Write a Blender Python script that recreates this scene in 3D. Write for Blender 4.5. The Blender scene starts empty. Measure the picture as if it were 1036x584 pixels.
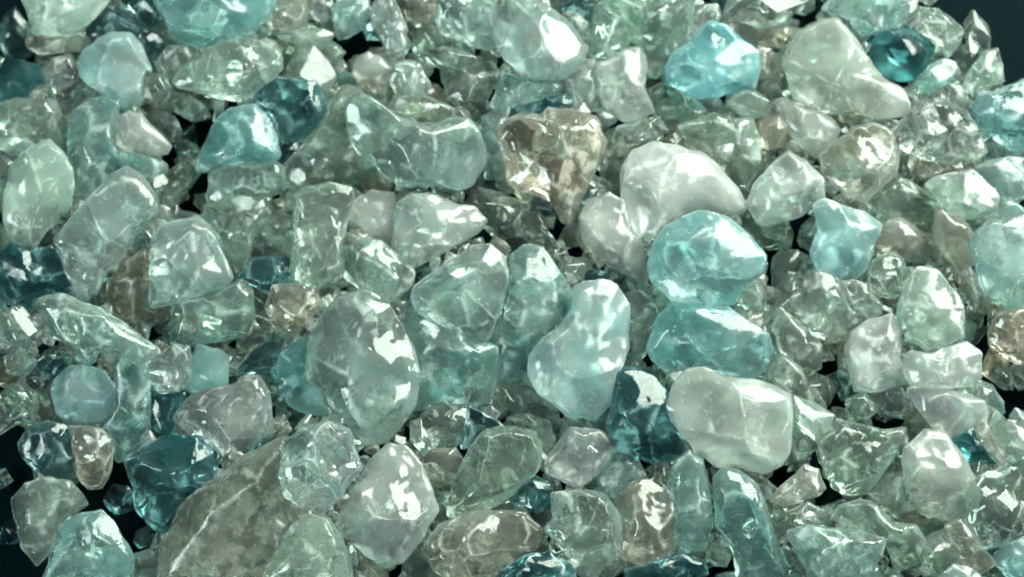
import bpy, bmesh, math
import numpy as np

# ---------------------------------------------------------------- camera, world, lamps, exposure
scene = bpy.context.scene
S = 0.00025                       # metres per photo pixel on the focus plane
W, H = 1036, 584
LENS, SENSOR = 90.0, 36.0
DIST = W * S * LENS / SENSOR      # camera to focus plane
TILT = math.radians(16)
ct, st = math.cos(TILT), math.sin(TILT)

def to_world(p):                  # heap frame (x right, y up the frame, z to the lens) -> world
    p = np.asarray(p, float)
    return np.stack([p[..., 0], p[..., 1] * ct - p[..., 2] * st, p[..., 1] * st + p[..., 2] * ct], -1)

cam_d = bpy.data.cameras.new('camera')
cam = bpy.data.objects.new('camera', cam_d)
scene.collection.objects.link(cam)
cam.location = (0, -DIST * st, DIST * ct)
cam.rotation_euler = (TILT, 0, 0)
cam_d.lens, cam_d.sensor_width = LENS, SENSOR
cam_d.clip_start, cam_d.clip_end = 0.02, 20
cam_d.dof.use_dof = True
cam_d.dof.focus_distance = DIST - 0.018
cam_d.dof.aperture_fstop = 13.0
scene.camera = cam

world = bpy.data.worlds.new('World')
scene.world = world
world.use_nodes = True
bg = world.node_tree.nodes['Background']
bg.inputs[0].default_value = (0.30, 0.80, 0.81, 1)
bg.inputs[1].default_value = 0.20

def lamp(name, loc, target, size, size_y, power, color):
    d = bpy.data.lights.new(name, 'AREA')
    d.shape = 'RECTANGLE'; d.size = size; d.size_y = size_y
    d.energy = power; d.color = color
    o = bpy.data.objects.new(name, d)
    scene.collection.objects.link(o)
    o.location = loc
    import mathutils
    o.rotation_euler = (mathutils.Vector(target) - mathutils.Vector(loc)).to_track_quat('-Z', 'Y').to_euler()
    return o
lamp('key_softbox', (0.36, 0.34, 0.36), (0.0, 0.0, 0.01), 0.56, 0.42, 15.5, (0.88, 1.0, 0.86))
lamp('fill_softbox', (-0.42, -0.16, 0.40), (0.0, 0.0, 0.0), 0.20, 0.14, 1.7, (0.80, 1.0, 0.94))

scene.view_settings.view_transform = 'Standard'
scene.view_settings.look = 'None'
scene.view_settings.exposure = 0.0
scene.view_settings.gamma = 1.0
scene.render.engine = 'CYCLES'
cy = scene.cycles
cy.use_denoising = True
cy.max_bounces = 11; cy.transmission_bounces = 10; cy.glossy_bounces = 4; cy.diffuse_bounces = 3
cy.use_adaptive_sampling = True; cy.adaptive_threshold = 0.05; cy.adaptive_min_samples = 20
cy.volume_bounces = 0
cy.sample_clamp_indirect = 10.0
cy.blur_glossy = 0.25
cy.caustics_refractive = True; cy.caustics_reflective = True

# ---------------------------------------------------------------- materials
def nodes_of(name):
    m = bpy.data.materials.new(name); m.use_nodes = True
    nt = m.node_tree; nt.nodes.clear()
    return m, nt
def nd(nt, kind, **kw):
    n = nt.nodes.new(kind)
    for k, v in kw.items():
        if k.startswith('i_'):
            n.inputs[k[2:].replace('_', ' ')].default_value = v
        else:
            setattr(n, k, v)
    return n
def math_node(nt, op, a, b=None, clamp=False):
    n = nt.nodes.new('ShaderNodeMath'); n.operation = op; n.use_clamp = clamp
    for i, v in enumerate((a, b)):
        if v is None: continue
        if hasattr(v, 'is_output'): nt.links.new(v, n.inputs[i])
        else: n.inputs[i].default_value = v
    return n.outputs[0]
def ramp_range(nt, val, a, b, c, d):
    n = nt.nodes.new('ShaderNodeMapRange'); n.interpolation_type = 'SMOOTHSTEP'
    nt.links.new(val, n.inputs[0])
    for i, v in zip((1, 2, 3, 4), (a, b, c, d)): n.inputs[i].default_value = v
    return n.outputs[0]

MILK = 0.23
def crystal_material(name, tint, milk, rough, bump=0.35, vein=0.5, deep=None):
    """translucent crystal: clear refracting body, milky clouds, thin white fracture veils"""
    m, nt = nodes_of(name); L = nt.links.new
    out = nd(nt, 'ShaderNodeOutputMaterial')
    tc = nd(nt, 'ShaderNodeTexCoord'); oi = nd(nt, 'ShaderNodeObjectInfo')
    off = nd(nt, 'ShaderNodeVectorMath', operation='ADD')
    sc = nd(nt, 'ShaderNodeVectorMath', operation='SCALE')
    L(oi.outputs['Random'], sc.inputs['Scale']); sc.inputs[0].default_value = (3.1, 1.7, 2.3)
    L(tc.outputs['Object'], off.inputs[0]); L(sc.outputs[0], off.inputs[1])
    co = off.outputs[0]
    def noise(scale, detail, rgh, dist):
        n = nd(nt, 'ShaderNodeTexNoise'); n.inputs['Scale'].default_value = scale
        n.inputs['Detail'].default_value = detail; n.inputs['Roughness'].default_value = rgh
        n.inputs['Distortion'].default_value = dist; L(co, n.inputs['Vector']); return n.outputs[0]
    cloud = noise(55, 2.5, 0.5, 0.9)
    veil = noise(120, 3, 0.5, 2.6)
    veil2 = noise(230, 2, 0.5, 1.4)
    fine = noise(900, 3, 0.6, 0.0)
    mid = noise(260, 4, 0.55, 0.6)
    relief = noise(110, 1.0, 0.4, 0.8)
    mk = ramp_range(nt, cloud, 0.36, 0.66, (0.75 * milk[0] + 0.25 * milk[1]) * MILK, (0.25 * milk[0] + 0.75 * milk[1]) * MILK)
    line = ramp_range(nt, math_node(nt, 'ABSOLUTE', math_node(nt, 'SUBTRACT', veil, 0.5)), 0.0, 0.05, vein * 0.25, 0.0)
    line2 = ramp_range(nt, math_node(nt, 'ABSOLUTE', math_node(nt, 'SUBTRACT', veil2, 0.47)), 0.0, 0.03, vein * 0.12, 0.0)
    patch = ramp_range(nt, mid, 0.5, 0.62, 0.0, 1.0)
    lines = math_node(nt, 'MULTIPLY', math_node(nt, 'MAXIMUM', line, line2), patch)
    at = nd(nt, 'ShaderNodeAttribute', attribute_name='wear_rimlight')
    worn_rimlight = math_node(nt, 'MULTIPLY', at.outputs['Fac'], ramp_range(nt, mid, 0.42, 0.62, 0.0, 0.28))   # worn ridges whitened, painting in the bright lines of lit rims
    lines = math_node(nt, 'MAXIMUM', lines, worn_rimlight)
    milkv = math_node(nt, 'ADD', mk, lines, clamp=True)
    # colour: body tint with slow change, veils whiter
    dk = deep or tuple(c * c * 0.9 + 0.1 * c for c in tint)
    mix = nd(nt, 'ShaderNodeMix', data_type='RGBA')
    mix.inputs[6].default_value = (*dk, 1); mix.inputs[7].default_value = (*tint, 1)
    L(ramp_range(nt, noise(60, 3, 0.5, 0.8), 0.35, 0.62, 0.0, 1.0), mix.inputs[0])
    mix2 = nd(nt, 'ShaderNodeMix', data_type='RGBA')
    L(lines, mix2.inputs[0]); L(mix.outputs[2], mix2.inputs[6])
    mix2.inputs[7].default_value = tuple(0.5 * c + 0.45 for c in tint) + (1,)
    hsv = nd(nt, 'ShaderNodeHueSaturation')
    L(mix2.outputs[2], hsv.inputs['Color'])
    L(ramp_range(nt, oi.outputs['Random'], 0, 1, 0.90, 1.06), hsv.inputs['Value'])
    L(ramp_range(nt, oi.outputs['Random'], 0, 1, 1.12, 0.9), hsv.inputs['Saturation'])
    p = nd(nt, 'ShaderNodeBsdfPrincipled')
    L(hsv.outputs[0], p.inputs['Base Color'])
    L(math_node(nt, 'SUBTRACT', 1.0, milkv), p.inputs['Transmission Weight'])
    p.inputs['Subsurface Weight'].default_value = 1.0
    p.inputs['Subsurface Radius'].default_value = tuple(0.5 + 0.6 * c for c in tint)
    p.inputs['Subsurface Scale'].default_value = 0.006
    p.inputs['IOR'].default_value = 1.46
    L(math_node(nt, 'ADD', ramp_range(nt, mid, 0.35, 0.68, rough[0], rough[1]), math_node(nt, 'MULTIPLY', worn_rimlight, 0.25)), p.inputs['Roughness'])
    b1 = nd(nt, 'ShaderNodeBump'); b1.inputs['Strength'].default_value = bump * 0.38; b1.inputs['Distance'].default_value = 0.0022
    b2 = nd(nt, 'ShaderNodeBump'); b2.inputs['Strength'].default_value = bump * 0.06; b2.inputs['Distance'].default_value = 0.0004
    L(relief, b1.inputs['Height']); L(fine, b2.inputs['Height']); L(b1.outputs[0], b2.inputs['Normal'])
    L(b2.outputs[0], p.inputs['Normal'])
    p.inputs['Sheen Weight'].default_value = 0.3; p.inputs['Sheen Roughness'].default_value = 0.22
    L(p.outputs[0], out.inputs[0])
    return m

MATS = dict(
    x=crystal_material('brilliant_crystal', (0.89, 0.98, 0.93), (0.25, 1.1), (0.02, 0.12), 0.35, 0.8),
    c=crystal_material('clear_crystal', (0.86, 0.97, 0.925), (0.10, 0.60), (0.02, 0.14), 0.35, 0.6),
    p=crystal_material('pale_aqua_crystal', (0.86, 0.965, 0.94), (0.18, 0.70), (0.02, 0.14), 0.30, 0.5),
    q=crystal_material('icy_blue_crystal', (0.77, 0.94, 0.945), (0.40, 1.0), (0.06, 0.26), 0.40, 0.4),
    b=crystal_material('aqua_crystal', (0.64, 0.87, 0.87), (0.30, 0.85), (0.06, 0.26), 0.30, 0.3),
    v=crystal_material('vivid_blue_crystal', (0.52, 0.82, 0.86), (0.35, 0.90), (0.06, 0.26), 0.45, 0.3),
    d=crystal_material('deep_teal_crystal', (0.22, 0.47, 0.50), (0.12, 0.50), (0.05, 0.24), 0.35, 0.25),
    k=crystal_material('dark_teal_crystal', (0.32, 0.50, 0.52), (0.05, 0.30), (0.05, 0.2), 0.30, 0.2),
    a=crystal_material('muted_aqua_crystal', (0.69, 0.87, 0.85), (0.25, 0.65), (0.06, 0.28), 0.30, 0.35),
    g=crystal_material('grey_green_crystal', (0.79, 0.885, 0.825), (0.12, 0.50), (0.03, 0.24), 0.32, 0.45),
    m=crystal_material('cream_crystal', (0.92, 0.955, 0.915), (0.30, 1.0), (0.06, 0.24), 0.32, 0.4),
    w=crystal_material('milky_white_crystal', (0.93, 0.965, 0.935), (0.40, 1.6), (0.06, 0.24), 0.32, 0.4),
    t=crystal_material('tan_crystal', (0.91, 0.875, 0.80), (0.15, 0.50), (0.03, 0.22), 0.32, 0.4),
    n=crystal_material('brown_crystal', (0.94, 0.87, 0.79), (0.08, 0.45), (0.02, 0.10), 0.35, 0.6),
    s=crystal_material('sparkling_crystal', (0.865, 0.94, 0.89), (0.04, 0.35), (0.01, 0.08), 0.6, 0.7),
    h=crystal_material('tan_grey_crystal', (0.80, 0.81, 0.74), (0.20, 0.50), (0.10, 0.3), 0.30, 0.4),
    o=crystal_material('sparkling_aqua_crystal', (0.62, 0.88, 0.90), (0.10, 0.45), (0.02, 0.10), 0.6, 0.6),
)

def fracture_material():
    m, nt = nodes_of('inner_fracture'); L = nt.links.new
    out = nd(nt, 'ShaderNodeOutputMaterial'); p = nd(nt, 'ShaderNodeBsdfGlossy'); tr = nd(nt, 'ShaderNodeBsdfTransparent')
    p.inputs['Color'].default_value = (0.92, 0.96, 0.9, 1); p.inputs['Roughness'].default_value = 0.16
    mx = nd(nt, 'ShaderNodeMixShader'); tc = nd(nt, 'ShaderNodeTexCoord'); n = nd(nt, 'ShaderNodeTexNoise')
    n.inputs['Scale'].default_value = 80; n.inputs['Detail'].default_value = 2.5; n.inputs['Distortion'].default_value = 0.8
    L(tc.outputs['Object'], n.inputs['Vector'])
    L(ramp_range(nt, n.outputs[0], 0.38, 0.66, 0.04, 0.6), mx.inputs[0])
    L(tr.outputs[0], mx.inputs[1]); L(p.outputs[0], mx.inputs[2]); L(mx.outputs[0], out.inputs[0])
    return m
FRACTURE = fracture_material()

def floor_material():
    m, nt = nodes_of('dark_cloth'); L = nt.links.new
    out = nd(nt, 'ShaderNodeOutputMaterial'); p = nd(nt, 'ShaderNodeBsdfPrincipled')
    tc = nd(nt, 'ShaderNodeTexCoord'); n = nd(nt, 'ShaderNodeTexNoise')
    n.inputs['Scale'].default_value = 400; n.inputs['Detail'].default_value = 4
    L(tc.outputs['Object'], n.inputs['Vector'])
    mx = nd(nt, 'ShaderNodeMix', data_type='RGBA'); L(n.outputs[0], mx.inputs[0])
    mx.inputs[6].default_value = (0.0004, 0.0035, 0.005, 1); mx.inputs[7].default_value = (0.0008, 0.007, 0.009, 1)
    L(mx.outputs[2], p.inputs['Base Color']); p.inputs['Roughness'].default_value = 0.85
    p.inputs['Specular IOR Level'].default_value = 0.05
    L(p.outputs[0], out.inputs[0])
    return m

# ---------------------------------------------------------------- surface under the heap
FLOOR = -0.030
def build_floor():
    n = 24; h = 1.2
    g = np.linspace(-h, h, n + 1)
    rng = np.random.default_rng(4)
    vs = [(x, y, FLOOR - 0.003 + 0.0012 * math.sin(9 * x + 2) * math.sin(11 * y)) for y in g for x in g]
    fs = [(j * (n + 1) + i, j * (n + 1) + i + 1, (j + 1) * (n + 1) + i + 1, (j + 1) * (n + 1) + i) for j in range(n) for i in range(n)]
    me = bpy.data.meshes.new('ground'); me.from_pydata(vs, [], fs)
    me.materials.append(floor_material())
    o = bpy.data.objects.new('ground', me); scene.collection.objects.link(o)
    o['kind'] = 'structure'; o['label'] = 'dark cloth surface under the heap of crystals'
build_floor()

# ---------------------------------------------------------------- crystal shape
def icosphere(level):
    t = (1 + 5 ** 0.5) / 2
    v = [(-1, t, 0), (1, t, 0), (-1, -t, 0), (1, -t, 0), (0, -1, t), (0, 1, t), (0, -1, -t), (0, 1, -t), (t, 0, -1), (t, 0, 1), (-t, 0, -1), (-t, 0, 1)]
    f = [(0, 11, 5), (0, 5, 1), (0, 1, 7), (0, 7, 10), (0, 10, 11), (1, 5, 9), (5, 11, 4), (11, 10, 2), (10, 7, 6), (7, 1, 8),
         (3, 9, 4), (3, 4, 2), (3, 2, 6), (3, 6, 8), (3, 8, 9), (4, 9, 5), (2, 4, 11), (6, 2, 10), (8, 6, 7), (9, 8, 1)]
    v = [np.array(p) / np.linalg.norm(p) for p in v]
    for _ in range(level):
        cache = {}; nf = []
        def mid(a, b):
            k = (min(a, b), max(a, b))
            if k not in cache:
                p = v[a] + v[b]; v.append(p / np.linalg.norm(p)); cache[k] = len(v) - 1
            return cache[k]
        for a, b, c in f:
            ab, bc, ca = mid(a, b), mid(b, c), mid(c, a)
            nf += [(a, ab, ca), (b, bc, ab), (c, ca, bc), (ab, bc, ca)]
        f = nf
    return np.array(v), np.array(f, dtype=np.int32)
ICO = {l: icosphere(l) for l in (2, 3, 4, 5)}
NT = 360
ANG = np.linspace(-math.pi, math.pi, NT, endpoint=False)

def outline(poly, smooth=1.3):
    """centre and radius-by-angle of a traced silhouette"""
    P = np.array(poly, float); Q = np.roll(P, -1, 0)
    cr = P[:, 0] * Q[:, 1] - Q[:, 0] * P[:, 1]
    A = cr.sum() / 2
    c = ((P + Q) * cr[:, None]).sum(0) / (6 * A)
    d = np.stack([np.cos(ANG), np.sin(ANG)], 1)
    R = np.full(NT, 1e-3)
    for a, b in zip(P - c, Q - c):
        e = b - a
        den = d[:, 0] * e[1] - d[:, 1] * e[0]
        den = np.where(abs(den) < 1e-9, 1e-9, den)
        t = (a[0] * e[1] - a[1] * e[0]) / den
        s = (a[0] * d[:, 1] - a[1] * d[:, 0]) / den
        ok = (t > 0) & (s >= -1e-6) & (s <= 1 + 1e-6)
        R = np.where(ok, np.maximum(R, t), R)
    k = np.exp(-0.5 * (np.arange(-12, 13) / smooth) ** 2); k /= k.sum()
    R = np.convolve(np.concatenate([R[-12:], R, R[:12]]), k, 'valid')
    return c, R, abs(A)

def ragged(R, rng, amp=0.03):
    k = 26; kn = rng.uniform(-1, 1, k) * amp
    return R * (1 + np.interp((np.arange(NT) / NT * k) % k, np.arange(k + 1), np.append(kn, kn[0])))

def crystal_verts(R, height, level, rng, rugged=1.0):
    """unit sphere -> facets, scoops and ripples -> stretched to the silhouette R(angle)"""
    p = ICO[level][0].copy(); wear_rimlight = np.zeros(len(p))
    nf = rng.integers(7, 12)
    for k in range(nf):                       # flat fracture faces that leave the silhouette alone
        nz = rng.uniform(0.45, 0.98) * (1 if k % 4 else -1)
        a = rng.uniform(0, 2 * math.pi); h = math.sqrt(1 - nz * nz)
        n = np.array([h * math.cos(a), h * math.sin(a), nz])
        d = max(h * 0.97, rng.uniform(0.60, 0.88))
        ex = p @ n - d
        sg = max(0.022, 0.75 / 2 ** level)
        wear_rimlight = np.maximum(wear_rimlight * (ex < sg), np.exp(-(ex / sg) ** 2))
        w = 0.5 * (ex + np.sqrt(ex * ex + 0.00008))
        p -= np.outer(w * 0.96, n)
    for k in range(rng.integers(6, 13)):      # small chips near the rim
        nz = rng.uniform(0.12, 0.5) * (1 if k % 4 else -1)
        a = rng.uniform(0, 2 * math.pi); h = math.sqrt(1 - nz * nz)
        n = np.array([h * math.cos(a), h * math.sin(a), nz])
        d = rng.uniform(0.86, 0.97)
        ex = p @ n - d
        p -= np.outer(np.clip(ex, 0, None) * rng.uniform(0.6, 1.0), n)
    for k in range(rng.integers(2, 5)):       # shell-shaped scoops
        nz = rng.uniform(0.35, 0.95); a = rng.uniform(0, 2 * math.pi); h = math.sqrt(1 - nz * nz)
        c = np.array([h * math.cos(a), h * math.sin(a), nz]) * 0.9
        w = rng.uniform(0.3, 0.6); dd = np.linalg.norm(p - c, axis=1) / w
        amt = np.clip(1 - dd * dd, 0, 1)
        edge = np.clip(p[:, 2] * 3.0, 0, 1)
        p -= np.outer(rng.uniform(0.05, 0.15) * rugged * amt * edge, c / 0.9)
    q = np.zeros(len(p))                      # uneven skin
    for f, amp in ((2.4, 0.022), (5.0, 0.012), (11.0, 0.003)):
        for _ in range(5):
            kx = rng.normal(size=3); kx *= f / np.linalg.norm(kx)
            q += amp * (0.6 - abs(np.cos(p @ kx + rng.uniform(0, 6.3))))* 0.8
    ch = np.zeros(len(p))
    for _ in range(6):
        kx = rng.normal(size=3); kx *= 16.0 / np.linalg.norm(kx)
        ch += np.cos(p @ kx + rng.uniform(0, 6.3))
    p *= (1 + q * rugged - 0.010 * rugged * wear_rimlight * np.clip(ch, 0, 2))[:, None]
    rho = np.hypot(p[:, 0], p[:, 1]); th = np.arctan2(p[:, 1], p[:, 0])
    nb = 72                                   # bring the widest ring back to the traced silhouette
    bi = ((th + math.pi) / (2 * math.pi) * nb).astype(int) % nb
    mx = np.zeros(nb); np.maximum.at(mx, bi, rho); mx = np.where(mx < 0.3, 1.0, mx)
    mx = np.convolve(np.concatenate([mx[-3:], mx, mx[:3]]), np.array([1, 2, 3, 2, 1]) / 9.0, 'valid')[1:-1]
    rho = rho / np.interp(th, -math.pi + (np.arange(nb) + 0.5) * 2 * math.pi / nb, mx, period=2 * math.pi)
    r0 = np.clip(rho, 1e-6, None)
    rr = r0 ** rng.uniform(0.72, 0.92)
    Rt = np.interp(th, np.concatenate([ANG, [math.pi]]), np.concatenate([R, R[:1]]))
    # the radius is blended to its mean near the axis so that corners do not pinch at the top
    Rm = R.mean(); b = np.clip(rr * 1.25, 0, 1) ** 1.5
    Rt = Rm + (Rt - Rm) * b
    sx, sy = rng.uniform(-0.35, 0.35, 2)
    z = height * p[:, 2] * (1 + sx * p[:, 0] + sy * p[:, 1])
    return np.stack([rr * Rt * np.cos(th), rr * Rt * np.sin(th), z], 1), wear_rimlight

def chip_mesh(R, height, rng, cuts):
    """splinter with flat breaks: hull of a few points on the silhouette, above and below, edges bevelled"""
    pts = []
    n = int(rng.integers(7, 11)); a0 = rng.uniform(0, 6.3)
    for i in range(n):
        a = a0 + (i + rng.uniform(-0.3, 0.3)) * 2 * math.pi / n
        r = np.interp(a, ANG, R, period=2 * math.pi)
        pts.append((r * math.cos(a), r * math.sin(a), height * rng.uniform(-0.45, 0.35)))
    for up, m in ((1, rng.integers(3, 6)), (-1, 3)):
        for i in range(m):
            a = rng.uniform(0, 6.3); q = rng.uniform(0.15, 0.72)
            r = q * np.interp(a, ANG, R, period=2 * math.pi)
            pts.append((r * math.cos(a), r * math.sin(a), up * height * rng.uniform(0.65, 1.1)))
    bm = bmesh.new()
    for q in pts: bm.verts.new(q)
    res = bmesh.ops.convex_hull(bm, input=bm.verts)
    junk = [g for g in res['geom_interior'] if isinstance(g, bmesh.types.BMVert)]
    junk += [g for g in res['geom_unused'] if isinstance(g, bmesh.types.BMVert)]
    if junk: bmesh.ops.delete(bm, geom=list(set(junk)), context='VERTS')
    bmesh.ops.bevel(bm, geom=list(bm.edges), offset=0.045 * float(R.mean()), segments=1, profile=0.5, affect='EDGES', clamp_overlap=True)
    bmesh.ops.triangulate(bm, faces=list(bm.faces))
    bmesh.ops.subdivide_edges(bm, edges=list(bm.edges), cuts=cuts, use_grid_fill=True)
    bmesh.ops.triangulate(bm, faces=list(bm.faces))
    bmesh.ops.recalc_face_normals(bm, faces=list(bm.faces))
    v = np.array([q.co[:] for q in bm.verts]); bm.verts.index_update()
    f = np.array([[l.index for l in fc.verts] for fc in bm.faces], np.int32)
    bm.free()
    rm = float(R.mean()); q = np.zeros(len(v))
    for fr, amp in ((3.0, 0.030), (7.0, 0.014)):
        for _ in range(4):
            kx = rng.normal(size=3); kx *= fr / np.linalg.norm(kx)
            q += amp * np.cos(v / rm @ kx + rng.uniform(0, 6.3))
    return v * (1 + q)[:, None], f

def mesh_from(name, verts, faces, mat, wear_rimlight, smooth=None):
    me = bpy.data.meshes.new(name)
    me.vertices.add(len(verts)); me.vertices.foreach_set('co', np.ascontiguousarray(verts, np.float32).ravel())
    me.loops.add(faces.size); me.loops.foreach_set('vertex_index', faces.ravel())
    me.polygons.add(len(faces))
    me.polygons.foreach_set('loop_start', np.arange(0, faces.size, 3, dtype=np.int32))
    me.polygons.foreach_set('use_smooth', np.ones(len(faces), bool) if smooth is None else smooth)
    for m in (mat if isinstance(mat, list) else [mat]): me.materials.append(m)
    at = me.attributes.new('wear_rimlight', 'FLOAT', 'POINT'); at.data.foreach_set('value', np.ascontiguousarray(wear_rimlight, np.float32))
    me.update(); me.validate()
    return me

def fracture_sheet(rad, height, rng):
    """curved crack plane inside a crystal, with an irregular border"""
    nr, na = 5, 22
    size = rng.uniform(0.35, 0.6)
    edge = 1 + 0.25 * np.interp(np.arange(na), np.linspace(0, na, 8), np.r_[(e := rng.uniform(-1, 1, 7)), e[:1]])
    el = rng.uniform(0.35, 0.9); bend = rng.uniform(-0.5, 0.5)
    v = [(0, 0, 0)]
    for i in range(1, nr + 1):
        for j in range(na):
            a = 2 * math.pi * j / na; t = size * i / nr * edge[j]
            x, y = t * math.cos(a), t * el * math.sin(a)
            v.append((x, y, bend * x * x + 0.03 * math.sin(9 * x + 5 * y)))
    f = [(0, 1 + j, 1 + (j + 1) % na) for j in range(na)]
    for i in range(nr - 1):
        for j in range(na):
            a, b = 1 + i * na + j, 1 + i * na + (j + 1) % na
            f += [(a, a + na, b + na), (a, b + na, b)]
    v = np.array(v)
    tl, az, sp = rng.uniform(0.2, 1.2), rng.uniform(0, 6.3), rng.uniform(0, 6.3)
    for ang, ax in ((sp, 2), (tl, 0), (az, 2)):
        c, s_ = math.cos(ang), math.sin(ang); i, j = [(1, 2), (2, 0), (0, 1)][ax]
        vi, vj = v[:, i].copy(), v[:, j].copy(); v[:, i] = c * vi - s_ * vj; v[:, j] = s_ * vi + c * vj
    v[:, :2] += rng.uniform(-0.2, 0.2, 2)
    v[:, 2] += rng.uniform(-0.2, 0.2)
    ln = np.linalg.norm(v, axis=1); v *= np.minimum(1, 0.68 / np.maximum(ln, 1e-6))[:, None]
    return v * np.array([rad, rad, height]), np.array(f, np.int32)

# ---------------------------------------------------------------- settling the heap
MX, MY, STEP = 260, 200, 2                     # margin round the frame, pixels per cell
gx = np.arange(-MX, W + MX, STEP); gy = np.arange(-MY, H + MY, STEP)
GX, GY = np.meshgrid(gx, gy)
def slope(py): return -((H / 2 - py)) * math.tan(TILT)        # level ground seen in the tilted frame, in pixels
HM = slope(GY) + FLOOR / S / ct                                # top of the heap so far, in pixels towards the lens
IDS = np.full(HM.shape, -1, int)

def settle(idx, c, R, h, sink, fixed=None):
    rm = R.max()
    i0, i1 = np.searchsorted(gx, [c[0] - rm, c[0] + rm]); j0, j1 = np.searchsorted(gy, [c[1] - rm, c[1] + rm])
    sub = (slice(j0, j1), slice(i0, i1))
    dx, dy = GX[sub] - c[0], -(GY[sub] - c[1])
    rho = np.hypot(dx, dy) / np.interp(np.arctan2(dy, dx), ANG, R, period=2 * math.pi)
    ins = rho < 1
    if not ins.any(): return slope(c[1]) + FLOOR / S / ct + h
    prof = h * np.sqrt(np.clip(1 - rho ** 2.6, 0, 1)) * 0.88
    z = np.percentile((HM[sub] + prof)[ins], sink) if fixed is None else fixed
    top = z + prof
    new = ins & (top > HM[sub])
    HM[sub] = np.where(new, top, HM[sub]); IDS[sub] = np.where(new, idx, IDS[sub])
    return z

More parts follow.
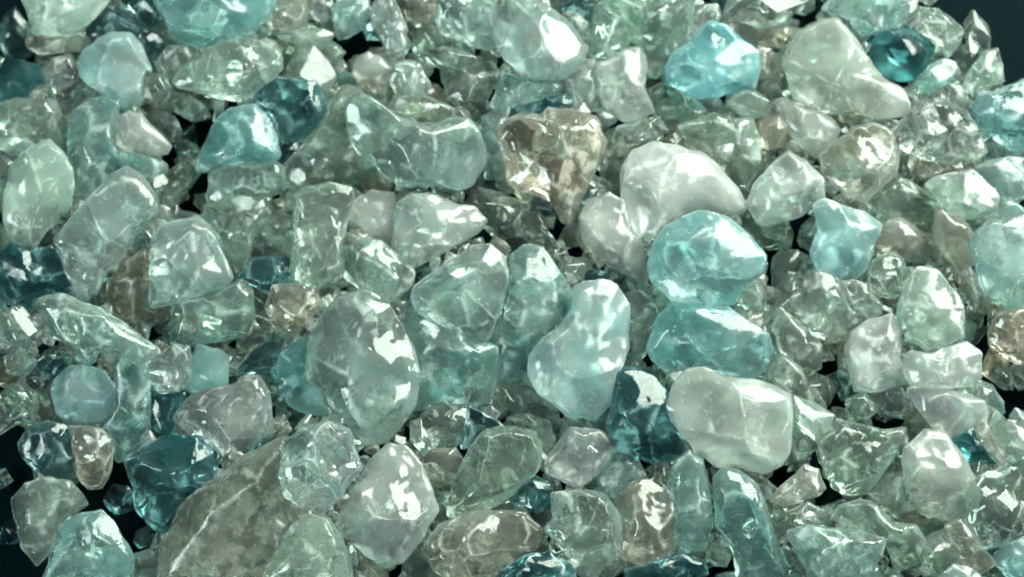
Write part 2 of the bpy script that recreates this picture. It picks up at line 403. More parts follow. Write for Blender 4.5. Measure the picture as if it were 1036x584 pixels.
# traced crystals: layer + colour class | label | short landmark name | silhouette in photo pixels
DATA = '''
3x|crumbly cream crystal with pitted surface cut off by the top edge, leftmost there|crumbly cream stone at the top left|19,-7 26,10 31,24 33,34 45,36 65,36 86,27 99,15 111,0 113,-10 62,-14
3q|frosty pale aqua pear-shaped crystal with crackled inside near the upper left corner|frosty pear-shaped stone|79,63 84,51 98,40 113,33 132,33 142,45 147,58 152,70 146,82 144,103 135,111 125,111 115,103 104,94 89,86 81,75
2b|big smooth aqua crystal cut off by the top edge in the left quarter|big aqua stone at top left|158,-10 164,10 176,29 187,43 202,48 219,45 240,38 260,26 274,7 274,-14
3c|clear wedge-shaped crystal with glossy ridges right below the big aqua stone at top left|clear glossy wedge|176,82 187,67 206,51 226,43 247,39 266,41 283,51 286,69 274,81 257,98 243,104 223,99 199,94 180,89
3m|small cream half-moon pebble hanging below the frosty pear-shaped stone|cream half-moon pebble|113,132 118,118 132,113 144,115 151,125 164,137 173,147 168,156 147,158 127,156 115,146
1k|flat dark teal shard behind the frosty pear-shaped stone||99,19 110,10 137,24 161,36 185,50 182,58 164,60 151,69 130,34 92,38
1k|||118,-7 132,10 151,26 168,17 161,0 158,-10
1k|||-3,26 14,12 26,9 29,27 38,45 39,63 33,67 17,60 -3,57
1d|||-3,58 21,62 38,69 43,82 34,96 21,101 -3,101
1t|||31,38 62,38 82,31 89,45 82,51 58,53 41,55 31,48
1s|||41,74 55,62 69,57 81,72 84,89 75,103 65,113 51,92
2g|||0,106 17,101 51,101 60,115 55,125 63,142 51,151 27,156 10,154 -3,144
3x|upright clear crystal with white streaks along its length at the left edge|streaky clear stone at left edge|10,171 21,156 51,140 63,154 74,171 74,192 69,212 48,233 33,255 14,247 3,226 5,199
1a|||74,120 89,106 106,103 120,110 116,127 115,147 130,158 158,159 161,171 147,185 134,171 116,175 99,192 75,199 72,164
1g|||55,116 69,115 74,127 70,140 60,142 55,130
2s|||146,75 158,67 171,79 173,94 161,111 147,110 144,92
1g|||158,63 171,48 188,48 192,58 182,70 176,82 164,75
2g|||171,92 192,98 206,106 212,118 195,123 178,113 170,103
1s|||147,115 164,113 178,120 185,137 175,147 164,137 152,125
4b|teal blue cap-shaped crystal with rounded peak and darker left flank|teal cap-shaped stone|197,165 209,140 220,119 234,109 258,105 270,119 279,136 285,158 279,165 251,165 231,167 210,174 198,172
2d|deep teal veined crystal tucked against the right of the teal cap-shaped stone||253,102 265,90 282,81 320,85 330,109 320,126 310,140 292,143 284,146 275,129 268,116
2g|slim grey drop-shaped crystal slanting below the teal cap-shaped stone||159,198 161,184 173,172 185,162 198,164 202,176 193,189 179,205 166,217 161,211
2c|clear wide crystal with bright dimples directly under the teal cap-shaped stone||209,198 214,186 212,176 227,169 279,165 286,174 287,191 272,198 248,198 227,201 219,208 210,203
1g|broad grey-green triangular crystal under the left end of the bean-shaped stone|broad grey-green triangle|287,177 292,165 310,146 327,129 334,109 347,95 364,98 361,133 382,167 368,179 347,184 330,189 310,191 296,186
3p|long bean-shaped pale aqua crystal with a white streak along its left flank|bean-shaped pale aqua stone|351,123 354,103 366,93 384,103 403,118 420,124 441,125 458,118 475,120 486,132 492,151 487,171 479,187 462,192 441,187 420,188 403,190 391,178 372,161 355,144
2c|||209,210 227,205 244,201 265,203 275,220 262,232 255,242 250,266 241,280 234,270 220,239 212,225
2g|tall dull grey slab standing left of the cluster of clear centre stones|tall dull grey slab|299,201 313,191 334,189 354,194 356,205 351,222 346,242 347,273 337,285 316,292 299,287 294,270 299,242 298,222
1g|||265,230 282,215 296,208 298,232 296,259 286,254 272,242
1d|||244,282 258,263 292,261 303,287 292,297 272,295
4p|pale icy rounded cube with a thin bright bar across its face|pale icy rounded cube|152,310 152,241 161,229 178,223 200,218 214,228 224,252 236,281 230,289 206,298 185,305 168,310
2c|blocky grey-green slab directly below the pale icy rounded cube||175,346 174,324 178,305 206,298 233,289 245,284 254,296 256,324 252,337 233,341 199,349
2p|large glassy domed crystal with a bright aqua patch, left of the pale icy cube|glassy dome with aqua patch|57,241 72,224 92,200 113,180 128,171 142,180 154,200 158,216 144,228 127,252 106,276 99,293 82,293 69,272
1t|||113,286 127,269 147,255 154,265 152,310 171,310 164,320 140,332 123,325 110,306
1d|||3,262 15,250 33,257 51,252 65,269 75,289 62,300 41,301 27,313 10,303 2,293
4c|long slanting clear crystal tapering to the lower right, in the left part|long slanting clear crystal|34,307 43,300 62,296 82,305 103,313 123,325 140,338 156,349 164,356 152,366 142,370 123,362 99,356 74,351 55,342 43,327
4c|small glassy knob with ring highlights at the lower end of the long slanting clear crystal||142,377 156,362 175,348 191,350 195,366 193,385 181,397 164,398 152,387
4q|pale glowing blue-white rounded crystal near the left edge below the long clear one|glowing pale stone at left|51,398 55,384 67,372 86,369 106,375 118,391 115,411 106,429 89,430 69,429 57,418
2a|||118,391 116,363 137,343 151,363 151,405 151,442 137,456 120,465 103,435 115,415
3t|small dull tan thumb-shaped pebble below the glowing pale stone at left||69,432 86,431 103,435 115,446 113,476 103,494 89,495 81,487 75,466
2k|dark teal rounded crystal left of the small tan thumb-shaped pebble||19,449 31,432 48,427 69,432 74,463 79,483 58,485 38,476 24,463
2s|||0,408 10,391 27,391 38,408 34,427 17,429 0,439 -7,425
2g|dim grey upright crystal with an orange glint in the lower left corner||14,507 27,490 51,484 72,490 86,512 72,521 60,535 55,552 38,569 24,552 17,528
3a|six-sided frosted grey-aqua crystal cut off by the bottom edge at lower left|six-sided frosted stone|45,579 58,535 79,521 103,516 116,531 135,562 132,590 41,596
2d|deep teal crystal with pale fibrous edges left of the huge tan slab|teal fibrous stone|127,466 147,453 171,442 199,444 216,458 216,483 195,504 178,521 168,538 151,528 137,514 137,494
3c|clear four-sided crystal showing a dark square patch inside|clear stone with dark square|176,424 190,403 214,393 238,389 246,380 262,380 272,400 276,424 275,441 258,451 227,461 214,454 193,442
1b|||195,352 212,350 229,364 232,388 214,393 193,398 186,393 197,376
1d|||152,396 166,400 190,396 179,417 176,427 181,439 162,439 152,424
2h|huge blurred tan-grey slab with fine ridges rising from the bottom edge at left|huge tan-grey slab|165,588 172,545 185,515 215,490 250,465 285,448 302,470 312,510 330,540 320,595
3g|striped grey-aqua crystal cut by the bottom edge, leaning on the huge tan-grey slab||263,590 277,562 294,535 311,521 331,524 347,545 355,572 357,593
3c|round glassy crystal with a shadowed hollow, touching the left of the bright oval|round glassy stone with hollow|283,480 289,446 307,432 335,425 352,435 362,459 367,475 355,487 342,507 325,518 304,516 287,500
4x|bright glassy oval crystal with deep rippled folds near the bottom left of centre|bright rippled oval|338,535 355,497 372,470 393,447 410,451 427,470 438,494 443,518 427,545 407,572 390,574 366,559 352,545
4p|big mottled grey-green oval crystal with pitted skin and chipped white left edge|big mottled oval stone|311,386 309,350 325,317 345,300 369,292 393,307 407,327 419,351 424,377 420,408 407,429 388,447 371,449 352,430 337,417 321,394
2b|saturated teal crystal peeking out behind the left edge of the big mottled oval||275,379 282,362 299,347 315,341 313,365 323,393 334,417 320,418 303,415 286,403
4p|glossy pale gem pointing down with a starburst glint, at the centre|pointed glossy centre gem|416,303 419,289 434,277 455,264 475,250 496,247 510,259 514,279 511,300 503,324 491,352 475,346 458,337 434,324 420,312
3x|clear rounded crystal with an upright white patch above the pointed centre gem|clear stone with white patch|397,252 398,228 402,207 417,195 441,197 462,207 479,209 493,223 482,236 462,248 444,259 417,272 403,264
2c|||342,255 347,235 359,241 386,245 396,255 417,274 414,289 396,305 372,296 352,282 343,267
2m|||350,221 359,204 376,194 398,197 398,224 396,243 376,245 362,233
2a|tall dull sea-green crystal between the pointed gem and the icy blue stone|tall dull sea-green stone|497,376 499,345 507,321 512,290 514,263 531,252 548,256 566,280 577,300 572,328 548,345 538,362 536,379 521,388 504,386
4q|large icy pale blue crystal with frosty ridge, right of centre of the heap|large icy blue stone|535,382 536,359 552,341 569,328 579,311 578,295 593,285 607,283 624,290 636,311 637,352 624,382 617,410 603,425 579,424 562,412 545,396
2d|deep blue-teal crystal wedged between the icy blue stone and the big white stone|deep teal wedged stone|615,429 622,405 625,377 642,374 663,384 676,401 683,425 694,456 680,468 659,466 639,458 622,449
1a|dull green block below the pointed gem, right of the big mottled oval|dull green block|413,335 418,311 439,328 466,341 497,352 497,376 490,403 473,410 446,410 422,410 420,376
3g|smooth pale grey-green crystal with a long glint on its lower right, bottom centre|smooth pale stone at bottom centre|453,521 458,490 475,453 492,434 520,432 540,437 549,453 544,476 523,497 503,511 482,519 462,524
3p|small pale aqua block crystal just below the large icy blue stone|small pale aqua block|550,470 563,449 577,432 598,434 611,437 621,453 618,466 604,480 586,496 570,488 553,480
3g|jagged grey-green crystal below the small pale aqua block|jagged grey-green stone|557,500 574,495 608,499 622,512 630,535 627,562 611,572 604,583 587,583 574,569 567,552 551,535 560,524
2t|rounded tan-grey crystal with curved white glint, right of the jagged grey-green stone|rounded tan stone|625,511 639,490 656,488 676,500 683,521 680,555 670,569 649,569 630,562 630,535
2a|||676,490 683,470 697,458 711,470 718,504 719,531 711,555 687,557 682,528
3a|long grey-aqua crystal running down to the bottom edge below the big white stone|long grey-aqua stone|721,483 731,473 748,475 766,490 776,514 786,545 796,569 800,593 745,586 742,559 724,531
4w|big milky white angular crystal with bright lower left facet|big milky white stone|673,412 681,389 695,374 714,372 732,381 760,384 784,391 799,400 802,427 799,458 791,472 770,478 746,473 726,472 705,458 691,441 678,425
2b|wide aqua crystal squeezed between the round aqua stone and the big white stone|wide aqua slab|659,352 666,328 681,307 709,311 736,314 756,328 774,338 778,355 770,372 756,382 732,380 712,372 691,372 678,379 664,364
4b|large round aqua crystal with dark dimple at its upper right|large round aqua stone|655,266 661,246 674,229 691,218 715,213 739,220 760,239 775,258 772,277 756,290 743,307 722,313 702,314 681,304 661,287
3w|big cream crystal with folded white ridges above the large round aqua stone|big cream folded stone|630,208 630,167 640,152 661,145 685,148 712,157 732,174 746,191 755,210 746,218 715,215 691,218 671,229 654,249 640,234
2m|cream leaf-shaped crystal with a long crease, left of the big cream folded stone|cream leaf-shaped stone|588,222 596,205 617,198 631,205 638,232 650,246 654,277 648,285 631,275 610,263 593,246
4n|brown-tinted sparkling crystal narrowing to a rusty point below|brown sparkling stone|502,133 511,122 524,116 548,117 555,109 579,112 603,119 614,143 603,170 590,198 576,227 567,223 559,205 545,198 528,194 512,184 511,164
2s|||470,208 480,194 497,182 514,198 531,211 538,232 531,246 514,256 500,242 490,222
2s|||528,218 545,215 554,225 555,235 566,249 555,261 538,251 531,239
1g|||607,174 614,160 627,160 631,184 629,198 617,194
2s|||613,137 628,128 659,118 680,128 673,139 649,144 632,154 622,151
3x|cream frame-like crystal with a square hollow, left of the vivid blue gem|cream frame-like stone|601,65 625,57 632,48 649,48 655,65 652,86 662,113 649,121 632,124 611,113 604,92
2c|||572,81 587,63 601,62 604,89 611,113 594,111 581,106
4p|pale aqua blocky crystal with scratched facets at the top edge, centre|pale aqua block at the top|497,21 502,9 519,-3 536,-5 557,7 577,24 591,45 593,62 577,74 563,81 546,81 526,74 512,62 502,45
2p|||443,21 444,-7 475,-10 503,-7 499,21 504,45 492,50 475,45 462,38 448,33
2c|tall cream-grey crystal cut by the top edge, left of the vivid blue gem|tall cream stone at the top|599,55 604,21 608,-7 700,-10 699,21 694,41 680,62 663,75 654,74 654,51 635,38 625,57
3v|vivid sky blue gem, the most saturated crystal, near the top right of centre|vivid blue gem|672,69 680,55 694,45 707,31 718,22 735,27 752,41 767,53 768,72 764,91 745,94 724,98 707,100 690,91 676,82
1g|||697,31 700,7 724,5 731,21 718,22 704,38
2s|sparkling pale crystal cut by the top edge, left of the big cream tapering stone||732,21 737,3 745,-7 811,-10 813,5 804,17 790,26 776,31 759,21
1t|||764,51 779,51 793,58 786,86 772,82 767,72
1g|||659,92 673,86 697,99 714,113 711,118 690,127 676,130 663,116
2g|faceted grey-green crystal with curved seams, above right of the big cream folded stone|faceted grey-green stone|686,129 702,124 722,116 743,121 760,121 767,136 767,170 753,191 739,174 712,155 697,143
3x|clear crystal with a bright white lower left rim, left of the peach-edged tan stone|clear stone with white rim|756,205 763,187 777,170 798,152 815,164 832,181 835,201 822,211 804,222 777,229 765,225
2m|cream shell-shaped crystal under the left end of the big tapering cream stone||783,106 793,101 817,108 838,118 849,130 841,147 828,159 814,151 797,134
4m|big cream crystal tapering to the right, in the upper right quarter|big tapering cream stone|790,65 795,48 814,31 833,21 847,19 865,38 879,58 893,79 913,89 921,106 917,118 893,120 869,116 845,115 824,111 804,98
2a|||835,10 845,-7 917,-14 917,17 910,27 889,34 872,34 862,21
1d|deep teal crystal in shadow right behind the big tapering cream stone||874,41 903,31 924,34 941,48 937,65 924,89 918,96 900,81 886,65
2s|dark glassy chip with curved white glints beside the empty upper right corner|dark glinting chip|918,21 930,8 949,10 967,23 974,33 963,53 957,60 949,41 932,33 920,29
1s|||974,27 980,12 992,14 1000,33 1002,45 990,60 980,53 978,39
2a|||920,97 928,80 941,66 955,60 965,64 972,76 959,86 943,95
2g|||976,86 982,70 996,53 1009,50 1013,66 1015,82 996,90 990,103 982,107
2o|sparkling aqua rough crystal on the right edge below the dark upper corner|sparkling aqua stone at right edge|985,113 992,96 1013,92 1036,82 1057,103 1050,144 1026,154 1006,137 989,127
2s|tan-grey crystal covered in small glints, right of the peach-edged tan stone|tan-grey glinting stone|896,144 910,127 930,106 951,101 975,113 989,134 972,161 951,164 930,158 910,147
3t|tan crystal with peach lower edge below the big tapering cream stone|peach-edged tan stone|828,158 846,143 863,129 883,124 904,133 909,160 907,177 894,187 876,205 859,199 842,187 832,174
3q|pale aqua squarish crystal below the peach-edged tan stone|pale aqua squarish stone|820,256 827,232 822,208 835,201 859,210 876,215 892,229 885,246 876,273 863,285 846,285 828,275
2c|||807,242 811,229 823,218 825,232 820,254 810,249
1g|||879,203 896,188 910,181 926,190 943,199 949,215 943,227 914,232 898,227 881,215
1t|||883,241 891,226 907,222 924,232 942,245 944,257 928,267 914,261 899,259 885,255
2g|||879,275 885,263 899,258 914,264 917,282 912,296 903,302 889,298 881,290
2c|small twisted clear chip with curved glints under the pale aqua squarish stone||852,286 866,284 877,288 883,298 892,308 889,321 879,323 868,317 858,302
1g|||782,271 786,257 798,252 815,259 820,269 809,282 792,292 783,294
1g|||803,304 817,286 829,278 848,286 858,306 868,321 866,337 842,343 821,335 809,319
1g|||777,328 791,314 811,331 828,348 828,369 818,376 798,372 784,355
1g|||777,382 791,362 811,376 818,396 825,417 811,437 801,427 799,400
3x|bright clear pointed crystal, the upper one of a brilliant trio at the right|bright pointed stone of the trio|907,317 913,293 927,271 948,272 965,293 976,310 975,341 958,351 937,354 917,344
3x|bright clear crystal with white left flank, left one of the brilliant trio|left stone of the brilliant trio|854,354 860,337 879,324 903,318 912,334 910,361 920,385 903,392 879,396 865,396 860,375
3x|bright clear lumpy crystal, lower right one of the brilliant trio||913,375 920,354 941,358 958,351 978,346 994,358 992,382 978,392 944,394 924,392
2a|muted aqua crystal with pale streaks cut by the right edge|muted aqua stone at right edge|982,248 996,228 1020,223 1043,217 1050,276 1040,306 1020,312 999,296 989,272
3x|bright white streaky crystal near the right edge above the muted aqua stone|bright streaky stone at right|935,188 947,178 968,174 984,170 996,182 1011,199 1009,215 988,221 968,223 953,219 949,201
2a|||988,170 1000,164 1021,160 1037,160 1039,199 1021,207 1005,192
3n|golden brown glinting pebble cut by the right edge|golden glinting pebble|999,337 1009,317 1030,312 1050,313 1054,365 1033,370 1016,363 1002,351
1t|||941,221 958,211 978,224 989,252 985,272 972,272 958,259 946,241
1t|||968,279 982,272 999,296 1002,317 985,313 975,300
2m|cream-grey slab below the brilliant trio at the right|cream-grey slab below the trio|920,396 933,388 951,392 976,400 995,405 997,419 994,429 976,438 961,443 949,438 939,425 928,411
2m|blunt grey-green rounded crystal in the lower right quarter|blunt grey-green stone|915,470 917,456 937,437 958,442 975,463 985,487 989,511 972,526 951,523 934,518 920,500
3g|ragged grey-green crystal with a bright white lower left fold|ragged stone with white fold|828,449 838,435 848,423 865,429 893,435 917,432 920,449 903,466 889,483 879,499 855,502 841,494 835,476
3t|small clear tan pebble below left of the ragged stone with white fold|small clear tan pebble|778,507 787,494 804,480 814,470 828,475 835,494 828,502 807,509 790,514
3p|pale aqua flat crystal cut by the bottom edge, right of the long grey-aqua stone|pale flat stone at the bottom|795,538 817,531 845,535 872,536 896,545 889,566 879,586 828,590 811,569
2g|||841,528 852,514 872,507 886,511 903,528 924,531 934,545 927,569 906,576 896,548 872,536
2c|||878,400 894,394 912,393 922,403 926,417 918,424 902,421 887,415
1g|||857,405 875,398 885,417 877,423 861,425 857,417
2s|||975,497 999,480 1026,476 1040,494 1040,531 1020,548 992,555 978,531
3b|aqua rounded crystal in the lower right corner|aqua stone in the lower right corner|1002,566 1013,554 1036,542 1050,548 1050,590 1020,586
1g|||999,435 1020,425 1043,432 1043,463 1023,470 1006,459
2t|||986,433 998,429 1007,444 1019,466 1011,470 998,458
1d|||963,446 984,435 996,452 1009,466 984,470 970,462
1g|||930,548 951,535 972,538 972,562 958,583 937,586 927,569
1g|||882,500 896,483 913,480 920,504 930,521 913,524 896,518
1g|||804,398 824,408 845,422 831,449 804,429
1t|||958,535 972,528 989,548 1006,569 985,583 972,569
2p|||951,583 965,571 985,576 999,590 954,593
2t|flat tan crystal at the bottom right of the bright rippled oval|flat tan stone at the bottom|432,552 448,531 475,521 503,518 530,521 544,538 540,555 516,569 496,583 462,586 441,576
2d|||512,576 533,562 557,559 575,571 581,586 505,590
1d|||515,504 539,483 557,490 557,511 543,518 526,512
2d|||635,576 663,569 690,559 711,569 714,583 642,590
1a|||604,480 625,458 642,463 652,483 635,490 622,507 611,497
1t|||649,490 663,470 676,473 676,494 663,497
1s|||415,441 429,413 470,413 475,434 466,454 446,454 425,451
1t|||425,458 453,454 473,454 459,485 446,496 432,478
1k|||468,451 475,413 494,420 509,432 487,436 476,451
1s|||497,396 521,388 538,393 555,410 576,424 555,430 531,420 511,410
1g|||514,424 535,420 555,427 560,444 552,458 545,441 531,432
1g|||634,300 649,298 664,310 666,324 663,341 649,361 635,375 637,344
1s|||560,269 577,259 594,269 591,282 577,291 567,282
1k|||594,272 615,276 618,286 594,293 587,286
1s|||738,310 759,286 776,293 772,313 759,320
2t|||270,310 277,289 294,288 318,293 323,310 307,327 290,332 277,327
1g|||241,335 258,321 279,328 272,341 255,355 241,355
1k|||234,376 248,359 272,345 296,341 289,359 275,376 251,381
1s|||0,311 18,311 31,325 41,342 27,350 12,346 0,342
2s|||4,362 21,350 37,356 35,370 25,381 8,377
1k|||33,370 47,356 70,358 70,368 58,379 37,381
2s|||8,391 18,391 31,401 12,412 2,407
1g|||-7,161 14,158 7,185 3,212 -7,219
1k|||105,501 121,485 134,499 137,524 121,524 109,513
2s|small sparkling chip in the dark gap left of the huge tan-grey slab||134,544 142,530 154,532 158,544 150,556 140,554
2s|||-2,476 6,474 12,487 6,493 -2,495
1k|||0,536 10,522 18,528 23,546 10,552 0,550
1g|||134,561 148,556 162,561 164,587 134,587
1d|||231,472 248,454 275,437 296,434 282,448 255,463
2t|||271,23 277,6 281,-4 310,-4 311,12 308,25 293,29 275,29
2c|||312,-4 335,-2 337,16 328,22 318,18 314,8
2a|||336,6 349,0 372,-2 374,12 367,29 353,37 343,39 339,25
3c|tall clear crystal with bright vertical edges at the top, left of centre|tall clear stone at the top|374,12 380,0 396,-4 404,8 411,27 411,53 402,59 392,55 384,37 376,23
1t|||404,-2 421,-2 439,0 440,16 425,23 413,18
1g|||417,35 425,25 437,31 446,51 431,60 419,51
1g|||271,33 293,29 326,31 339,37 332,47 322,51 308,47 285,37
1g|||287,53 308,47 322,53 335,68 343,82 361,90 330,97 318,90 291,82 283,68
2m|||252,49 267,39 279,43 285,58 279,76 265,80 258,64
2m|||357,76 361,60 372,53 384,58 396,70 382,76 363,82
1t|||361,82 382,74 396,72 394,84 388,95 374,92
2c|||394,82 400,66 415,62 425,66 435,86 429,99 415,101 402,95
1g|||393,113 403,99 434,99 455,110 455,120 434,124 410,120
1g|||451,82 468,70 496,65 503,75 492,99 468,106 455,99
1s|||417,48 441,45 468,51 492,57 462,72 434,65 420,58
2a|||498,103 512,75 533,79 560,82 567,89 553,99 533,106 512,110 502,113
1d|||526,110 550,99 574,96 577,106 553,113 533,120
1a|||489,123 510,110 516,116 501,137 510,161 511,178 492,178 487,164 492,147
1t|||414,21 420,3 441,3 443,21 434,27 420,29
1k|||567,7 587,-3 604,3 601,21 587,21
1g|||569,14 584,14 594,24 598,41 589,39 579,24
1k|||711,-7 738,-7 738,14 728,10 724,3
1t|||763,92 773,89 787,110 800,137 787,151 769,151 763,130
1t|||766,48 780,51 776,75 769,79 759,69
1g|||738,109 746,95 763,92 777,102 780,116 767,119 743,117
1t|||767,122 787,116 798,136 796,148 777,152 767,146
1g|||746,222 760,215 774,229 770,246 760,239
1t|||931,162 951,160 968,164 976,170 947,176 939,180 924,178
1g|||961,86 975,89 985,113 985,134 972,120 961,106
1g|||978,147 992,141 998,153 988,164 978,164
1s|||752,475 772,483 786,494 776,497 766,487
1s|||800,518 817,509 841,521 838,530 811,531 793,528
1s|||800,453 807,435 828,449 821,463 804,466
1g|||403,576 427,552 441,576 448,590 410,590
1t|||355,552 369,562 386,574 400,586 359,590
1s|||407,435 424,422 434,446 441,473 427,459
'''
rows = []
for ln in DATA.strip().splitlines():
    head, label, short, pts = ln.split('|')
    poly = [tuple(float(v) for v in q.split(',')) for q in pts.split()]
    rows.append([int(head[0]), head[1], label, short, [(x, -y) for x, y in poly]])   # y up

rng = np.random.default_rng(11)
items = []                                     # dict per crystal
def random_outline(r):
    k = rng.integers(6, 10); a = np.sort(rng.uniform(0, 2 * math.pi, k) * 0.25 + np.linspace(0, 2 * math.pi, k, endpoint=False) * 1.0)
    e = rng.uniform(0.62, 1.0); ph = rng.uniform(0, math.pi)
    x = np.cos(a) * r * rng.uniform(0.8, 1.15, k); y = np.sin(a) * r * e * rng.uniform(0.8, 1.15, k)
    return [(x_ * math.cos(ph) - y_ * math.sin(ph), x_ * math.sin(ph) + y_ * math.cos(ph)) for x_, y_ in zip(x, y)]
def is_bare(x, y):                             # corners where the dark cloth shows
    if x > 970 and y < 95 and (x - 970) * 1.0 + (95 - y) * 0.9 > 62: return True
    if x < 60 and y > 470 and (60 - x) + (y - 470) > 60: return True
    if x < 22 and y < 22: return True
    if 85 < x < 150 and 480 < y < 545: return True
    if x < 30 and 425 < y < 500: return True
    return False
PX, PY = W + 2 * 200, H + 2 * 150
classes = list('ggggccttsssakgs')
# two sunken courses of small crystals
for course, (n, r0, r1) in enumerate(((420, 20, 34), (520, 12, 26), (420, 11, 20))):
    pts = []
    tries = 0
    while len(pts) < n and tries < 9000:
        tries += 1
        x, y = rng.uniform(-190, W + 190), rng.uniform(-140, H + 140)
        r = rng.uniform(r0, r1)
        if is_bare(x, y) or is_bare(x + r * .7, y) or is_bare(x - r * .7, y) or is_bare(x, y + r * .7) or is_bare(x, y - r * .7): continue
        if any((x - a) ** 2 + (y - b) ** 2 < ((0.72, 0.66, 0.66)[course] * (r + c_)) ** 2 for a, b, c_ in pts): continue
        pts.append((x, y, r))
    for x, y, r in pts:
        o = [(x + a, -y + b) for a, b in random_outline(r)]
        items.append(dict(layer=0, cls=classes[rng.integers(len(classes))], label='', short='', poly=o, filler=True, deep=course == 0))
order = sorted(range(len(rows)), key=lambda i: rows[i][0])
for i in order:
    l, cls, label, short, poly = rows[i]
    items.append(dict(layer=l, cls=cls, label=label, short=short, poly=poly, filler=False))
def place(idx, it, z=None):
    c, R, A = outline(it['poly'])
    c = np.array([c[0], -c[1]])                # back to photo pixels (y down)
    R = ragged(R, rng) * (1.0 if it['filler'] else (1.0, 1.16, 1.09, 1.03, 1.02)[it['layer']])
    it['c'], it['R'], it['A'] = c, R, A
    minor = math.sqrt(A / math.pi)
    it['h'] = minor * rng.uniform(0.55, 0.72)
    it['z'] = settle(idx, c, R, it['h'], 58 if it['filler'] else (70, 76, 83, 88, 91)[it['layer']], z)

def blur(a, n):
    for ax in (0, 1):
        c = np.cumsum(np.concatenate([np.repeat(np.take(a, [0], ax), n + 1, ax), a, np.repeat(np.take(a, [-1], ax), n, ax)], ax), ax)
        m = a.shape[ax]
        a = (np.take(c, np.arange(2 * n + 1, 2 * n + 1 + m), ax) - np.take(c, np.arange(0, m), ax)) / (2 * n + 1)
    return a
def wedge_chips(limit, depth, r0, r1):
    """splinters caught in the holes between the crystals placed so far"""
    mean = blur(blur(HM, 9), 9)
    hole = mean - HM - depth
    cand = np.argwhere(hole > 0)
    cand = cand[np.argsort(-hole[cand[:, 0], cand[:, 1]])]
    got = []
    for j, i in cand:
        x, y = gx[i], gy[j]
        if len(got) >= limit: break
        if not (-60 < x < W + 60 and -50 < y < H + 50) or is_bare(x, y): continue
        r = rng.uniform(r0, r1)
        if is_bare(x + r, y) or is_bare(x - r, y) or is_bare(x, y + r) or is_bare(x, y - r): continue
        if any((x - a) ** 2 + (y - b) ** 2 < (0.75 * (r + c_)) ** 2 for a, b, c_ in got): continue
        got.append((x, y, r))
        it = dict(layer=0, cls='gcgtscggsat'[rng.integers(11)], label='', short='', filler=True,
                  poly=[(x + a, -y + b) for a, b in random_outline(r)])
        items.append(it)
        place(len(items) - 1, it, mean[j, i] - rng.uniform(0.5, 1.0) * depth - 0.5 * r)

courses, items = items, []
last = 0
for it in courses:
    if it['layer'] != last and it['layer'] in (2, 3):
        wedge_chips(150, 14, 13, 24)
    last = it['layer']
    items.append(it); place(len(items) - 1, it)
wedge_chips(120, 20, 9, 16)
seen = np.bincount(IDS[IDS >= 0], minlength=len(items))
inframe = (GX >= 0) & (GX < W) & (GY >= 0) & (GY < H)
vis = np.bincount(IDS[inframe & (IDS >= 0)], minlength=len(items)) * STEP * STEP
for idx, it in enumerate(items): it['vis'] = vis[idx]

# ---------------------------------------------------------------- labels
LOOK = dict(x='bright clear', c='clear', p='pale aqua', q='icy blue', b='aqua', v='vivid blue', d='deep teal', k='dark teal', a='muted aqua',
            g='grey-green', m='cream', w='milky white', t='tan', n='brown', s='sparkling clear', h='tan-grey', o='sparkling aqua')
marks = [it for it in items if it['short']]
used = {it['label'] for it in items if it['label']}
def auto_label(it):
    el = it['R'].max() / it['R'].min()
    d = it['R'].mean() * 2
    size = 'tiny' if d < 20 else 'small' if d < 42 else 'mid-sized'
    shape = 'sliver' if el > 3.4 else 'chip' if d < 30 else 'crystal'
    best = sorted(marks, key=lambda m: np.hypot(*(m['c'] - it['c'])) - 0.6 * m['R'].mean())
    for m in best[:6]:
        dx, dy = it['c'] - m['c']
        a = math.degrees(math.atan2(-dy, dx)) % 360
        rel = ('right of', 'above and right of', 'above', 'above and left of', 'left of', 'below and left of', 'below', 'below and right of')[int((a + 22.5) // 45) % 8]
        for how in ('just', 'half hidden', 'a little farther'):
            t = '%s %s %s %s %s the %s' % (size, LOOK[it['cls']], shape, how, rel, m['short'])
            if len(t.split()) <= 16 and t not in used:
                used.add(t); return t
    return '%s %s %s sunk deep among other crystals' % (size, LOOK[it['cls']], shape)
n_traced = sum(not it['filler'] for it in items)
fill = sorted([it for it in items if it['filler'] and it['vis'] >= 90], key=lambda it: -it['vis'])[:300 - n_traced]
keep = {id(it) for it in fill}

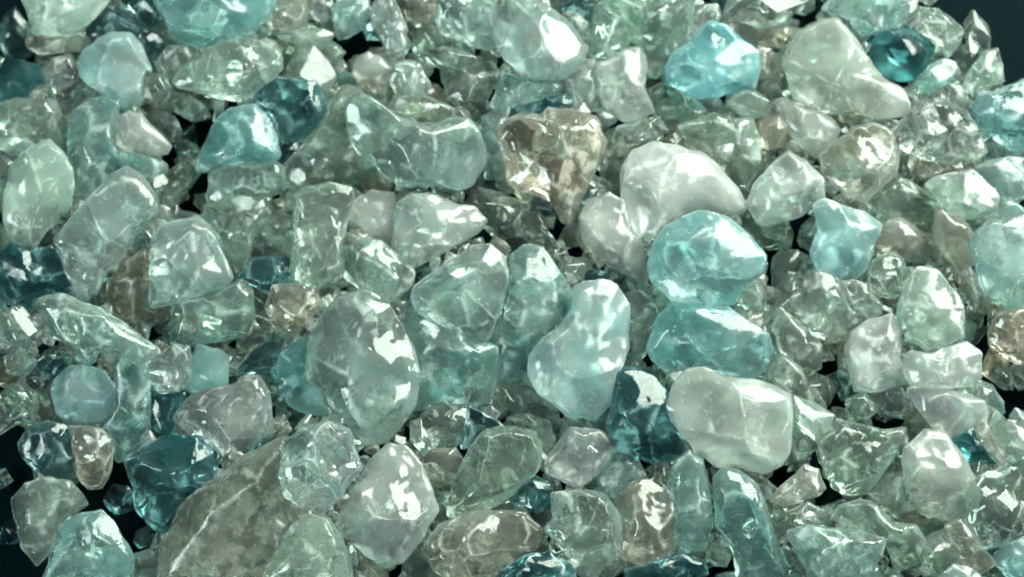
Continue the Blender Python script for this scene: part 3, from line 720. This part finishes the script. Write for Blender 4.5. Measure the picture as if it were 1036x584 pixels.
# ---------------------------------------------------------------- building the crystals
bed_v, bed_f, bed_m, bed_w, base = [], [], [], [], 0
bed_mats = [MATS[k] for k in 'gctsadkm']; bed_idx = {k: i for i, k in enumerate('gctsadkm')}
for idx, it in enumerate(items):
    r = np.random.default_rng(1000 + idx)
    if it.get('deep') and seen[idx] == 0: continue          # buried in the heap
    big = it['R'].mean()
    individual = (not it['filler']) or id(it) in keep
    level = 5 if (big > 38 and it['layer'] >= 2) else 4 if (big > 14 and individual) else 3
    rugged = {'s': 1.7, 'n': 1.2, 'o': 1.7, 'c': 1.2, 'x': 1.4, 'k': 0.8, 'a': 0.9, 'h': 0.8}.get(it['cls'], 1.0)
    hull_odds = 0.75 if it['filler'] else 0.6 if it['cls'] == 's' else 0.5 if it['layer'] == 1 else 0.0
    flat = big < 34 and r.uniform() < hull_odds
    if flat:
        v, f = chip_mesh(it['R'], it['h'], r, 2 if individual else 1); wear_rimlight = np.zeros(len(v))
    else:
        v, wear_rimlight = crystal_verts(it['R'], it['h'], level, r, rugged); f = ICO[level][1]
    k = (DIST / S - it['z']) / (DIST / S)      # nearer crystals are smaller for the same picture size
    v = v * S * k
    ctr = np.array([(it['c'][0] - W / 2) * S * k, (H / 2 - it['c'][1]) * S * k, it['z'] * S])
    wv = to_world(v); wc = to_world(ctr)
    if individual:
        me = mesh_from('crystal', wv, f, MATS[it['cls']], wear_rimlight)
        me.set_sharp_from_angle(angle=math.radians(22 if flat else 17 if level == 5 else 22))
        o = bpy.data.objects.new('crystal', me); scene.collection.objects.link(o)
        o.location = wc
        o['label'] = it['label'] or auto_label(it)
        o['category'] = 'crystal'
        o['group'] = 'translucent crystals in the heap'
        if big > 20 and it['cls'] in 'xcpgaqbvsto' and it['layer'] >= 2:
            for q in range(3 if it['cls'] == 'x' else int(r.integers(1, 3))):
                fv, ff = fracture_sheet(it['R'].min() * 0.9, it['h'], r)
                fm = mesh_from('inner_fracture', to_world(fv * S * k), ff, FRACTURE, np.zeros(len(fv)))
                fo = bpy.data.objects.new('inner_fracture', fm); scene.collection.objects.link(fo); fo.parent = o
    else:
        bed_v.append(wv + wc); bed_w.append(wear_rimlight);  bed_f.append(f + base); base += len(wv)
        bed_m.append(np.full(len(f), bed_idx.get(it['cls'], 0), np.int32))
me = mesh_from('crystal_rubble', np.concatenate(bed_v), np.concatenate(bed_f), bed_mats, np.concatenate(bed_w))
me.set_sharp_from_angle(angle=math.radians(24))
me.polygons.foreach_set('material_index', np.concatenate(bed_m))
o = bpy.data.objects.new('crystal_rubble', me); scene.collection.objects.link(o)
o['kind'] = 'stuff'; o['label'] = 'bed of small crystals lying deep beneath the heap'; o['category'] = 'rubble'
print('crystals', n_traced, 'fillers kept', len(fill), 'bed', len(bed_v), 'z', min(i['z'] for i in items), max(i['z'] for i in items))
